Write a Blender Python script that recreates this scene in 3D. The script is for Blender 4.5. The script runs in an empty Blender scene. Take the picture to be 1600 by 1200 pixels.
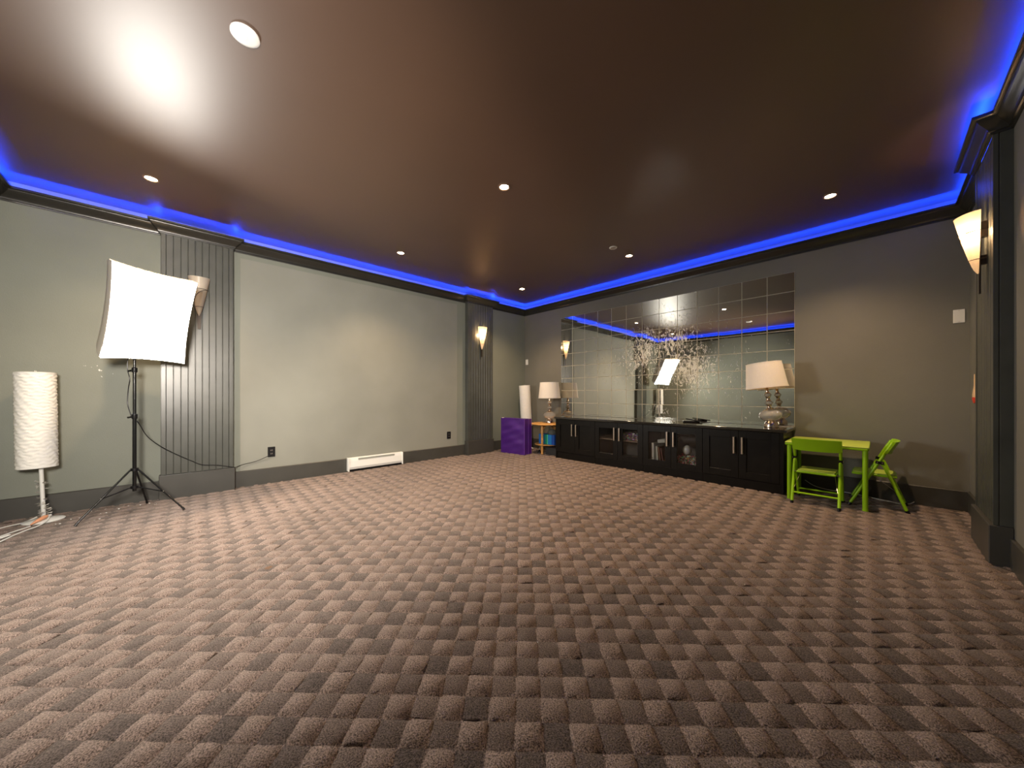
import bpy, bmesh, math, random
import numpy as np
from mathutils import Vector, Matrix, Quaternion
random.seed(7)
rng = np.random.RandomState(7)
S = bpy.context.scene
COL = S.collection
PI = math.pi

# ---------------------------------------------------------------- camera, world, exposure
YAW = math.radians(46.42)
CAM = Vector((4.9874, -5.1076, 1.05))
cd = bpy.data.cameras.new('camera')
cd.sensor_fit = 'HORIZONTAL'; cd.sensor_width = 36.0
cd.lens = 36.0 * 544.9 / 1600.0
cd.shift_y = 17.0 / 1600.0
cd.clip_start = 0.02; cd.clip_end = 60
cam = bpy.data.objects.new('camera', cd); COL.objects.link(cam)
cam.location = CAM; cam.rotation_euler = (PI / 2, 0, YAW)
S.camera = cam

w = bpy.data.worlds.new('world'); S.world = w; w.use_nodes = True
w.node_tree.nodes['Background'].inputs[0].default_value = (0.05, 0.05, 0.055, 1)
w.node_tree.nodes['Background'].inputs[1].default_value = 0.2

S.view_settings.view_transform = 'Standard'; S.view_settings.look = 'None'
S.view_settings.gamma = 1.0; S.view_settings.use_curve_mapping = False
S.view_settings.exposure = 0.55
S.cycles.max_bounces = 10; S.cycles.diffuse_bounces = 5; S.cycles.glossy_bounces = 6
S.cycles.transparent_max_bounces = 12; S.cycles.transmission_bounces = 6
S.cycles.caustics_reflective = True; S.cycles.blur_glossy = 0.6
S.cycles.sample_clamp_indirect = 12.0

SOFTBOX_E = 46.0       # radiance of the lit softbox face
CAN_W = 112.0           # each recessed ceiling light
SCONCE_W = 4.2
LED_E = 140.0
KEY_W = 58.0          # photographer's second lamp, beside the camera


def light(name, kind, loc, energy, color, **kw):
    l = bpy.data.lights.new(name, kind); l.energy = energy; l.color = color
    for k, v in kw.items(): setattr(l, k, v)
    o = bpy.data.objects.new(name, l); COL.objects.link(o); o.location = loc
    return o


key = light('studio_light', 'AREA', (5.05, -5.55, 1.62), KEY_W, (1.0, 0.90, 0.79), shape='RECTANGLE', size=0.45, size_y=0.45, spread=math.radians(92))
key.rotation_euler = (Vector((0.3, -4.2, 1.45)) - key.location).to_track_quat('-Z', 'Y').to_euler()

# ---------------------------------------------------------------- helpers
def link(o): COL.objects.link(o); return o


def tag(o, label=None, cat=None, group=None, kind=None):
    if label: o['label'] = label
    if cat: o['category'] = cat
    if group: o['group'] = group
    if kind: o['kind'] = kind
    return o


def empty(name, loc, label, cat, group=None, rz=0.0, kind=None):
    o = bpy.data.objects.new(name, None); link(o)
    o.location = loc; o.rotation_euler = (0, 0, rz); o.empty_display_size = 0.1
    return tag(o, label, cat, group, kind)


def obj(name, bm, mat, parent=None, smooth=False, world=True, recalc=True):
    """link bm as one mesh; world=True: verts are in world space, moved into the parent's frame"""
    if recalc: bmesh.ops.recalc_face_normals(bm, faces=bm.faces)
    me = bpy.data.meshes.new(name); 
    if parent is not None and world:
        M = Matrix.Identity(4); p = parent
        while p is not None:
            M = Matrix.LocRotScale(p.location, p.rotation_euler, None) @ M; p = p.parent
        bmesh.ops.transform(bm, matrix=M.inverted(), verts=bm.verts)
    bm.to_mesh(me); bm.free()
    if isinstance(mat, (list, tuple)):
        for m in mat: me.materials.append(m)
    else: me.materials.append(mat)
    if smooth:
        me.polygons.foreach_set('use_smooth', [True] * len(me.polygons))
        try: me.set_sharp_from_angle(angle=math.radians(38))
        except Exception: pass
    o = bpy.data.objects.new(name, me); link(o)
    if parent is not None: o.parent = parent
    return o


def BM(): return bmesh.new()


def box(bm, x0, x1, y0, y1, z0, z1, bev=0.0, M=None, seg=1):
    r = bmesh.ops.create_cube(bm, size=1.0)
    vs = r['verts']
    for v in vs:
        v.co = Vector(((x0 + x1) / 2 + v.co.x * (x1 - x0), (y0 + y1) / 2 + v.co.y * (y1 - y0), (z0 + z1) / 2 + v.co.z * (z1 - z0)))
    if bev > 0:
        es = list({e for v in vs for e in v.link_edges})
        rr = bmesh.ops.bevel(bm, geom=es, offset=bev, segments=seg, affect='EDGES', profile=0.5)
        vs = list({v for f in rr['faces'] for v in f.verts} | {v for v in vs if v.is_valid})
    if M is not None: bmesh.ops.transform(bm, matrix=M, verts=vs)
    return vs


def lathe(bm, prof, seg=24, c=(0, 0, 0), M=None, cap=True):
    rings = []
    for r, z in prof:
        if r < 1e-6: rings.append([bm.verts.new((c[0], c[1], c[2] + z))])
        else: rings.append([bm.verts.new((c[0] + r * math.cos(2 * PI * i / seg), c[1] + r * math.sin(2 * PI * i / seg), c[2] + z)) for i in range(seg)])
    for a, b in zip(rings, rings[1:]):
        for i in range(seg):
            j = (i + 1) % seg
            if len(a) == 1 and len(b) == 1: continue
            if len(a) == 1: bm.faces.new((a[0], b[j], b[i]))
            elif len(b) == 1: bm.faces.new((a[i], a[j], b[0]))
            else: bm.faces.new((a[i], a[j], b[j], b[i]))
    if cap:
        if len(rings[0]) > 1: bm.faces.new(rings[0][::-1])
        if len(rings[-1]) > 1: bm.faces.new(rings[-1])
    vs = [v for r in rings for v in r]
    if M is not None: bmesh.ops.transform(bm, matrix=M, verts=vs)
    return vs


def tube(bm, pts, r, seg=8, cap=True, radii=None):
    pts = [Vector(p) for p in pts]
    n = len(pts); rings = []
    t0 = (pts[1] - pts[0]).normalized()
    up = Vector((0, 0, 1)) if abs(t0.z) < 0.9 else Vector((1, 0, 0))
    u = t0.cross(up).normalized()
    for i, p in enumerate(pts):
        if i == 0: t = pts[1] - pts[0]
        elif i == n - 1: t = pts[-1] - pts[-2]
        else: t = (pts[i + 1] - p).normalized() + (p - pts[i - 1]).normalized()
        t = t.normalized()
        u = (u - t * u.dot(t)).normalized(); v = t.cross(u)
        rr = radii[i] if radii else r
        rings.append([bm.verts.new(p + rr * (math.cos(2 * PI * k / seg) * u + math.sin(2 * PI * k / seg) * v)) for k in range(seg)])
    for a, b in zip(rings, rings[1:]):
        for k in range(seg):
            j = (k + 1) % seg
            bm.faces.new((a[k], a[j], b[j], b[k]))
    if cap: bm.faces.new(rings[0][::-1]); bm.faces.new(rings[-1])


def smooth_path(pts, sub=6):
    P = [Vector(p) for p in pts]; out = []
    for i in range(len(P) - 1):
        p0 = P[max(i - 1, 0)]; p1 = P[i]; p2 = P[i + 1]; p3 = P[min(i + 2, len(P) - 1)]
        for k in range(sub):
            t = k / sub
            out.append(0.5 * ((2 * p1) + (p2 - p0) * t + (2 * p0 - 5 * p1 + 4 * p2 - p3) * t * t + (3 * p1 - p0 - 3 * p2 + p3) * t ** 3))
    out.append(P[-1]); return out


def copy_tree(o, parent=None):
    c = o.copy(); link(c); c.parent = parent
    for ch in list(o.children): copy_tree(ch, c)
    return c


# ---------------------------------------------------------------- materials
def mat(name, color=(0.5, 0.5, 0.5), rough=0.5, metal=0.0, spec=0.5, noise=None, bump=None, coat=0.0, trans=0.0, sheen=0.0):
    """noise=(scale, amount) varies the colour; bump=(scale, strength, distance)"""
    m = bpy.data.materials.new(name); m.use_nodes = True
    nt = m.node_tree; b = nt.nodes['Principled BSDF']
    b.inputs['Base Color'].default_value = (*color, 1); b.inputs['Roughness'].default_value = rough
    b.inputs['Metallic'].default_value = metal; b.inputs['Specular IOR Level'].default_value = spec
    b.inputs['Coat Weight'].default_value = coat; b.inputs['Transmission Weight'].default_value = trans
    b.inputs['Sheen Weight'].default_value = sheen
    geo = nt.nodes.new('ShaderNodeNewGeometry')
    if noise:
        n = nt.nodes.new('ShaderNodeTexNoise'); n.inputs['Scale'].default_value = noise[0]; n.inputs['Detail'].default_value = 5
        nt.links.new(geo.outputs['Position'], n.inputs['Vector'])
        r = nt.nodes.new('ShaderNodeMapRange'); r.inputs['From Min'].default_value = 0.3; r.inputs['From Max'].default_value = 0.7
        r.inputs['To Min'].default_value = 1 - noise[1]; r.inputs['To Max'].default_value = 1 + noise[1]
        nt.links.new(n.outputs['Fac'], r.inputs['Value'])
        mx = nt.nodes.new('ShaderNodeVectorMath'); mx.operation = 'SCALE'; mx.inputs[0].default_value = color
        nt.links.new(r.outputs[0], mx.inputs['Scale']); nt.links.new(mx.outputs[0], b.inputs['Base Color'])
    if bump:
        n = nt.nodes.new('ShaderNodeTexNoise'); n.inputs['Scale'].default_value = bump[0]; n.inputs['Detail'].default_value = 3
        nt.links.new(geo.outputs['Position'], n.inputs['Vector'])
        bp = nt.nodes.new('ShaderNodeBump'); bp.inputs['Strength'].default_value = bump[1]; bp.inputs['Distance'].default_value = bump[2]
        nt.links.new(n.outputs['Fac'], bp.inputs['Height']); nt.links.new(bp.outputs[0], b.inputs['Normal'])
    return m


def emit(name, color, strength):
    m = bpy.data.materials.new(name); m.use_nodes = True; nt = m.node_tree
    b = nt.nodes['Principled BSDF']; b.inputs['Base Color'].default_value = (0.02, 0.02, 0.02, 1)
    b.inputs['Emission Color'].default_value = (*color, 1); b.inputs['Emission Strength'].default_value = strength
    return m


def lin(r, g, b):
    f = lambda c: (c / 255 / 12.92) if c / 255 <= 0.04045 else ((c / 255 + 0.055) / 1.055) ** 2.4
    return (f(r), f(g), f(b))


def scuffed_wall(name, color, spots, weave):
    """wall paint with plaster scuffs near the given (y, z) spots and a fine weave relief"""
    m = mat(name, color, 0.55, spec=0.35)
    nt = m.node_tree; b = nt.nodes['Principled BSDF']
    geo = nt.nodes.new('ShaderNodeNewGeometry')
    big = nt.nodes.new('ShaderNodeTexNoise'); big.inputs['Scale'].default_value = 1.6; big.inputs['Detail'].default_value = 6
    nt.links.new(geo.outputs['Position'], big.inputs['Vector'])
    r = nt.nodes.new('ShaderNodeMapRange'); r.inputs['From Min'].default_value = .3; r.inputs['From Max'].default_value = .7
    r.inputs['To Min'].default_value = .93; r.inputs['To Max'].default_value = 1.07
    nt.links.new(big.outputs['Fac'], r.inputs['Value'])
    sc = nt.nodes.new('ShaderNodeVectorMath'); sc.operation = 'SCALE'; sc.inputs[0].default_value = color
    nt.links.new(r.outputs[0], sc.inputs['Scale'])
    last = sc.outputs[0]
    fl = nt.nodes.new('ShaderNodeTexNoise'); fl.inputs['Scale'].default_value = 34; fl.inputs['Detail'].default_value = 4
    nt.links.new(geo.outputs['Position'], fl.inputs['Vector'])
    for (x, y, z, rad, thr, c) in spots:
        d = nt.nodes.new('ShaderNodeVectorMath'); d.operation = 'DISTANCE'; d.inputs[1].default_value = (x, y, z)
        nt.links.new(geo.outputs['Position'], d.inputs[0])
        k = nt.nodes.new('ShaderNodeMapRange'); k.inputs['From Min'].default_value = 0; k.inputs['From Max'].default_value = rad
        k.inputs['To Min'].default_value = 0; k.inputs['To Max'].default_value = 0.3
        nt.links.new(d.outputs['Value'], k.inputs['Value'])
        s = nt.nodes.new('ShaderNodeMath'); s.operation = 'SUBTRACT'; nt.links.new(fl.outputs['Fac'], s.inputs[0]); nt.links.new(k.outputs[0], s.inputs[1])
        g = nt.nodes.new('ShaderNodeMapRange'); g.inputs['From Min'].default_value = thr; g.inputs['From Max'].default_value = thr + 0.02
        nt.links.new(s.outputs[0], g.inputs['Value'])
        mx = nt.nodes.new('ShaderNodeMix'); mx.data_type = 'RGBA'
        nt.links.new(g.outputs[0], mx.inputs['Factor']); nt.links.new(last, mx.inputs['A']); mx.inputs['B'].default_value = (*c, 1)
        last = mx.outputs['Result']
    nt.links.new(last, b.inputs['Base Color'])
    if weave:
        v = nt.nodes.new('ShaderNodeMapping'); v.inputs['Scale'].default_value = (260, 260, 60)
        nt.links.new(geo.outputs['Position'], v.inputs['Vector'])
        n1 = nt.nodes.new('ShaderNodeTexNoise'); n1.inputs['Scale'].default_value = 1; nt.links.new(v.outputs[0], n1.inputs['Vector'])
        v2 = nt.nodes.new('ShaderNodeMapping'); v2.inputs['Scale'].default_value = (60, 60, 260)
        nt.links.new(geo.outputs['Position'], v2.inputs['Vector'])
        n2 = nt.nodes.new('ShaderNodeTexNoise'); n2.inputs['Scale'].default_value = 1; nt.links.new(v2.outputs[0], n2.inputs['Vector'])
        ad = nt.nodes.new('ShaderNodeMath'); nt.links.new(n1.outputs['Fac'], ad.inputs[0]); nt.links.new(n2.outputs['Fac'], ad.inputs[1])
        bp = nt.nodes.new('ShaderNodeBump'); bp.inputs['Strength'].default_value = weave; bp.inputs['Distance'].default_value = 0.0015
        nt.links.new(ad.outputs[0], bp.inputs['Height']); nt.links.new(bp.outputs[0], b.inputs['Normal'])
    return m


PLASTER = (0.72, 0.72, 0.68); DARKSPOT = (0.10, 0.09, 0.075)
PAINT = (0.196, 0.212, 0.178)
M_wall_left = scuffed_wall('wall paint left', PAINT,
    [(0, -5.746, 1.32, .14, .60, PLASTER), (0, -5.65, 1.28, .16, .57, PLASTER), (0, -5.70, 1.5, .13, .64, PLASTER),
     (0, -4.60, .72, .10, .66, PLASTER)], 0.35)
M_screen = scuffed_wall('screen paint', (0.238, 0.244, 0.210),
    [(0, -3.0, 2.26, .10, .62, DARKSPOT), (0, -2.78, 2.26, .09, .60, DARKSPOT), (0, -3.3, 2.3, .06, .64, DARKSPOT)], 0.3)
M_wall_right = scuffed_wall('wall paint woven', (0.186, 0.182, 0.156), [], 0.55)
M_trim = mat('dark gloss trim paint', (0.026, 0.026, 0.022), 0.27, spec=0.5, noise=(3, .12), bump=(60, .08, .002))
M_bead = mat('dark beadboard paint', (0.062, 0.066, 0.057), 0.32, spec=0.55, noise=(6, .15), bump=(90, .12, .002))
M_ceiling = mat('brown satin ceiling paint', (0.088, 0.045, 0.026), 0.43, spec=1.0, noise=(1.5, .06), bump=(220, .06, .0006))
M_black = mat('black plastic', (0.006, 0.006, 0.007), 0.35, spec=.3)
M_blackmetal = mat('black painted metal', (0.006, 0.0065, 0.007), 0.2, spec=0.4)
M_bronze = mat('dark bronze metal', (0.035, 0.026, 0.02), 0.35, metal=0.6)
M_white = mat('white plastic', (0.86, 0.86, 0.83), 0.4)
M_whitemetal = mat('white enamel', (0.75, 0.76, 0.73), 0.35)
M_silver = mat('brushed nickel', (0.66, 0.58, 0.50), 0.28, metal=1.0)
M_chrome = mat('polished nickel', (0.72, 0.60, 0.49), 0.20, metal=1.0)
M_wood = mat('espresso stained wood', (0.0055, 0.0050, 0.0042), 0.34, spec=0.28, noise=(14, .35), bump=(90, .08, .001))
M_counter = mat('dark polished countertop', (0.020, 0.017, 0.014), 0.10, spec=0.8, noise=(20, .3), coat=0.4)
M_inside = mat('cabinet interior', (0.085, 0.072, 0.060), 0.5, noise=(9, .2))
M_green = mat('lime green enamel', lin(150, 202, 16), 0.34, spec=0.5, noise=(5, .06))
M_greentop = mat('lime green padded vinyl', lin(178, 200, 80), 0.42, noise=(8, .08))
M_purple = mat('purple vinyl', lin(74, 28, 126), 0.42, spec=0.5, noise=(5, .15))
M_shade = mat('cream linen shade', (0.88, 0.83, 0.76), 0.85, noise=(160, .05), bump=(300, .3, .001))
M_shade_in = mat('gold shade lining', (0.62, 0.47, 0.24), 0.6)
M_paper = mat('white crinkled paper', (0.84, 0.84, 0.80), 0.85, noise=(40, .03), bump=(70, .4, .003))
M_rattan = mat('honey rattan cane', lin(208, 158, 92), 0.38, noise=(22, .25), bump=(60, .2, .002))
M_cord = mat('white cord rubber', (0.66, 0.66, 0.62), 0.5)


def glass(name, tint, fres=1.0, ior=1.45):
    m = bpy.data.materials.new(name); m.use_nodes = True; nt = m.node_tree; nt.nodes.clear()
    out = nt.nodes.new('ShaderNodeOutputMaterial'); t = nt.nodes.new('ShaderNodeBsdfTransparent'); t.inputs[0].default_value = (*tint, 1)
    g = nt.nodes.new('ShaderNodeBsdfGlossy'); g.inputs['Roughness'].default_value = 0.03
    f = nt.nodes.new('ShaderNodeFresnel'); f.inputs['IOR'].default_value = ior
    k = nt.nodes.new('ShaderNodeMath'); k.operation = 'MULTIPLY'; k.inputs[1].default_value = fres; k.use_clamp = True
    mx = nt.nodes.new('ShaderNodeMixShader')
    nt.links.new(f.outputs[0], k.inputs[0]); nt.links.new(k.outputs[0], mx.inputs[0])
    nt.links.new(t.outputs[0], mx.inputs[1]); nt.links.new(g.outputs[0], mx.inputs[2]); nt.links.new(mx.outputs[0], out.inputs[0])
    return m


M_pane = glass('door glass', (0.96, 0.96, 0.95), 0.6)
M_globe = glass('smoked clear glass', (0.97, 0.96, 0.94), 1.0, 1.3)
_nt = M_globe.node_tree; _o = _nt.nodes['Material Output']; _m = _nt.nodes.new('ShaderNodeMixShader'); _p = _nt.nodes.new('ShaderNodeBsdfPrincipled')
_p.inputs['Base Color'].default_value = (.80, .78, .72, 1); _p.inputs['Roughness'].default_value = .08; _m.inputs[0].default_value = .34
_src = _o.inputs[0].links[0].from_socket; _nt.links.new(_src, _m.inputs[1]); _nt.links.new(_p.outputs[0], _m.inputs[2]); _nt.links.new(_m.outputs[0], _o.inputs[0])


def mirror_mat():
    m = bpy.data.materials.new('worn mirror'); m.use_nodes = True; nt = m.node_tree; b = nt.nodes['Principled BSDF']
    b.inputs['Base Color'].default_value = (0.70, 0.695, 0.64, 1); b.inputs['Metallic'].default_value = 1; b.inputs['Roughness'].default_value = 0.015
    geo = nt.nodes.new('ShaderNodeNewGeometry')
    # wear: feathery scratches gathered near the middle of the wall, sparse ones elsewhere
    mp = nt.nodes.new('ShaderNodeMapping'); mp.inputs['Rotation'].default_value = (0, 0.5, 0); mp.inputs['Scale'].default_value = (24, 24, 12)
    nt.links.new(geo.outputs['Position'], mp.inputs['Vector'])
    n = nt.nodes.new('ShaderNodeTexNoise'); n.inputs['Scale'].default_value = 1.0; n.inputs['Detail'].default_value = 7; n.inputs['Roughness'].default_value = .72; n.inputs['Distortion'].default_value = 1.8
    nt.links.new(mp.outputs[0], n.inputs['Vector'])
    heights = None
    for (x, z, rad, wgt) in ((2.55, 1.70, .75, .23), (3.20, 1.42, .62, .28), (2.95, 1.80, .6, .24), (2.25, 1.55, .6, .17), (3.0, 2.0, .7, .15), (3.7, 1.3, 1.0, .10), (1.9, 1.5, 1.0, .085), (2.8, .75, .5, .14)):
        d = nt.nodes.new('ShaderNodeVectorMath'); d.operation = 'DISTANCE'; d.inputs[1].default_value = (x, 0, z)
        nt.links.new(geo.outputs['Position'], d.inputs[0])
        k = nt.nodes.new('ShaderNodeMapRange'); k.inputs['From Min'].default_value = 0; k.inputs['From Max'].default_value = rad
        k.inputs['To Min'].default_value = wgt; k.inputs['To Max'].default_value = 0; nt.links.new(d.outputs['Value'], k.inputs['Value'])
        if heights is None: heights = k.outputs[0]
        else:
            a = nt.nodes.new('ShaderNodeMath'); a.operation = 'MAXIMUM'; nt.links.new(heights, a.inputs[0]); nt.links.new(k.outputs[0], a.inputs[1]); heights = a.outputs[0]
    a = nt.nodes.new('ShaderNodeMath'); nt.links.new(heights, a.inputs[0]); nt.links.new(n.outputs['Fac'], a.inputs[1])
    g = nt.nodes.new('ShaderNodeMapRange'); g.inputs['From Min'].default_value = .665; g.inputs['From Max'].default_value = .75; nt.links.new(a.outputs[0], g.inputs['Value'])
    d = nt.nodes.new('ShaderNodeBsdfDiffuse'); d.inputs[0].default_value = (0.88, 0.90, 0.84, 1)
    mx = nt.nodes.new('ShaderNodeMixShader'); s = nt.nodes.new('ShaderNodeMath'); s.operation = 'MULTIPLY'; s.inputs[1].default_value = .8
    nt.links.new(g.outputs[0], s.inputs[0]); nt.links.new(s.outputs[0], mx.inputs[0])
    nt.links.new(b.outputs[0], mx.inputs[1]); nt.links.new(d.outputs[0], mx.inputs[2])
    nt.links.new(mx.outputs[0], nt.nodes['Material Output'].inputs[0])
    return m


M_mirror = mirror_mat()


def frosted():
    m = bpy.data.materials.new('frosted alabaster glass'); m.use_nodes = True; nt = m.node_tree; nt.nodes.clear()
    out = nt.nodes.new('ShaderNodeOutputMaterial'); t = nt.nodes.new('ShaderNodeBsdfTranslucent'); t.inputs[0].default_value = (0.9, 0.72, 0.5, 1)
    d = nt.nodes.new('ShaderNodeBsdfPrincipled'); d.inputs['Base Color'].default_value = (0.78, 0.74, 0.66, 1); d.inputs['Roughness'].default_value = .35
    mx = nt.nodes.new('ShaderNodeMixShader'); mx.inputs[0].default_value = 0.5
    nt.links.new(t.outputs[0], mx.inputs[1]); nt.links.new(d.outputs[0], mx.inputs[2]); nt.links.new(mx.outputs[0], out.inputs[0])
    return m


M_frost = frosted()

M_ceiling.node_tree.nodes['Principled BSDF'].inputs['IOR'].default_value = 1.50
# ---------------------------------------------------------------- the room
W, L, HC = 5.55, 6.2, 2.83
CRB, CRL = 2.655, 2.765         # crown bottom, crown lip


def wall(name, x0, x1, y0, y1, m, label):
    b = BM(); box(b, x0, x1, y0, y1, -0.02, HC + .02)
    return tag(obj(name, b, m), label, 'wall', kind='structure')


wall_left = wall('wall_left', -.12, 0, -L - .12, .12, M_wall_left, 'long grey-green painted wall behind the softbox and white wall heater')
wall_right = wall('wall_right', 0, W, 0, .12, M_wall_right, 'grey woven wall carrying the tiled mirror above the dark cabinets')
wall_side = wall('wall_side', W, W + .12, -L - .12, .12, M_wall_right, 'narrow strip of side wall beyond the dark pilaster')
wall_back = wall('wall_back', 0, W, -L - .12, -L, M_wall_left, 'grey-green end wall seen only in the mirror tiles')

b = BM(); box(b, -.12, W + .12, -L - .12, .12, HC, HC + .1)
tag(obj('ceiling', b, M_ceiling), 'satin dark brown ceiling reflecting the lamps', 'ceiling', kind='structure')

# painted projection area on the left wall (slightly proud, paler)
b = BM(); box(b, 0, .004, -4.615, -1.665, .186, 2.60, .001)
obj('screen_panel', b, M_screen, wall_left)['label'] = 'paler painted screen area of the wall'

# closed wall path with the pilaster jogs (interior on the right-hand side)
PD = .08
XP = 5.475
PATH = [(0, -L), (0, -5.245), (PD, -5.245), (PD, -4.685), (0, -4.685), (0, -1.49), (PD, -1.49), (PD, -.93), (0, -.93), (0, 0),
        (W, 0), (W, -.90), (XP, -.90), (XP, -1.47), (W, -1.47), (W, -L)]
NP = len(PATH)


def miter(i):
    p0 = Vector(PATH[i - 1]); p1 = Vector(PATH[i]); p2 = Vector(PATH[(i + 1) % NP])
    a = (p1 - p0).normalized(); c = (p2 - p1).normalized()
    na = Vector((a.y, -a.x)); nc = Vector((c.y, -c.x))
    return (na + nc) / (1 + na.dot(nc))


MIT = [miter(i) for i in range(NP)]


def sweep(prof, i0, i1):
    b = BM(); rings = []
    for i in range(i0, i1 + 1):
        k = i % NP
        rings.append([b.verts.new((PATH[k][0] + MIT[k].x * d, PATH[k][1] + MIT[k].y * d, z)) for d, z in prof])
    for r0, r1 in zip(rings, rings[1:]):
        for j in range(len(prof) - 1): b.faces.new((r0[j], r0[j + 1], r1[j + 1], r1[j]))
    return b


crown = [(0, CRB), (.010, CRB), (.012, 2.668), (.020, 2.671), (.022, 2.680), (.030, 2.692), (.044, 2.706), (.060, 2.722), (.070, 2.735), (.072, 2.742),
         (.086, 2.744), (.090, 2.748), (.090, CRL), (.078, CRL), (.072, 2.742), (.0, 2.737)]
for n, (a, c, nm) in enumerate(((0, 9, 'along the grey-green wall with the heater'), (9, 10, 'above the mirror'), (10, 15, 'above the side wall'), (15, 16, 'on the end wall, seen in the mirror'))):
    tag(obj('trim_%d' % (n + 1), sweep(crown, a, c), M_trim, smooth=True, recalc=False), 'dark glossy crown moulding hiding blue strip light ' + nm, 'moulding', kind='structure')
# LED tape lying in the trough behind the crown lip
M_led = emit('blue LED', (0.007, 0.045, 1.0), LED_E)
for (a, c, nm) in ((0, 9, 'above the wall with the heater'), (9, 10, 'above the mirror wall'), (10, 15, 'above the sconce on the side wall'), (15, 16, 'above the end wall, seen in the mirror')):
    tag(obj('light_strip', sweep([(.016, 2.7405), (.030, 2.7415)], a, c), M_led, recalc=False), 'blue LED strip glowing in the crown ' + nm, 'light strip', 'blue light strips in the crown')

# baseboards
base = [(0, .186), (.010, .186), (.016, .180), (.016, -.01)]
M_base = mat('dark grey baseboard paint', (0.052, 0.051, 0.045), 0.42, noise=(5, .1))
for nm, segs in (('left', ((0, 1), (4, 5), (8, 9))), ('right', ((9, 10),)), ('side', ((10, 11), (14, 15))), ('back', ((15, 16),))):
    B = BM()
    for a, c in segs:
        s = sweep(base, a, c); me = bpy.data.meshes.new('t'); s.to_mesh(me); s.free(); B.from_mesh(me); bpy.data.meshes.remove(me)
    tag(obj('baseboard_' + nm, B, M_base, recalc=False), {'left': 'dark grey baseboard under the wall with the heater', 'right': 'dark baseboard behind the lime green table',
        'side': 'short dark baseboards on either side of the pilaster with the lit sconce by the table', 'back': 'dark baseboard of the end wall'}[nm], 'baseboard', kind='structure')


# pilasters: core, base block, stiles and separate beadboard planks
def pilaster(x, sx, y0, y1, label):
    """x: wall plane, sx: +1 if it projects to +x"""
    d = abs(XP - W) if sx < 0 else PD
    xs = lambda a: x + sx * a
    B = BM(); box(B, min(xs(0), xs(d - .012)), max(xs(0), xs(d - .012)), y0 + .001, y1 - .001, 0, CRB + .02)
    r = tag(obj('pilaster', B, M_bead), label, 'pilaster', kind='structure', group='dark beadboard pilasters')
    B = BM(); box(B, min(xs(0), xs(d + .018)), max(xs(0), xs(d + .018)), y0 - .016, y1 + .016, 0, .248, .004)
    obj('base_block', B, M_base, r)
    for a, c in ((y0 - .003, y0 + .001), (y1 - .001, y1 + .003)):
        B = BM(); box(B, min(xs(0), xs(d - .026)), max(xs(0), xs(d - .026)), a, c, .249, CRB + .01, .001); obj('side_board', B, M_bead, r)
        B = BM(); box(B, min(xs(d - .020), xs(d)), max(xs(d - .020), xs(d)), a, c, .249, CRB + .01, .001); obj('side_board', B, M_bead, r)
    st = .034
    for a, c in ((y0, y0 + st), (y1 - st, y1)):
        B = BM(); box(B, min(xs(d - .013), xs(d)), max(xs(d - .013), xs(d)), a, c, .249, CRB + .01, .002); obj('stile', B, M_bead, r)
    n = 9; wd = (y1 - y0 - 2 * st) / n
    for i in range(n):
        a = y0 + st + i * wd
        B = BM(); k = .0015 * math.sin(i * 2.1)
        box(B, min(xs(d - .013), xs(d - .003 + k * .3)), max(xs(d - .013), xs(d - .003 + k * .3)), a + .0012, a + wd - .0012, .249, CRB + .01, .0035); obj('plank', B, M_bead, r)
    return r


pilaster(0, 1, -5.245, -4.685, 'dark green-grey beadboard pilaster behind the glowing softbox')
pilaster(0, 1, -1.49, -.93, 'dark beadboard pilaster with a lit sconce beside the purple mat')
pilaster(W, -1, -1.47, -.90, 'dark beadboard pilaster with a lit sconce beyond the lime green chairs')

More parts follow.
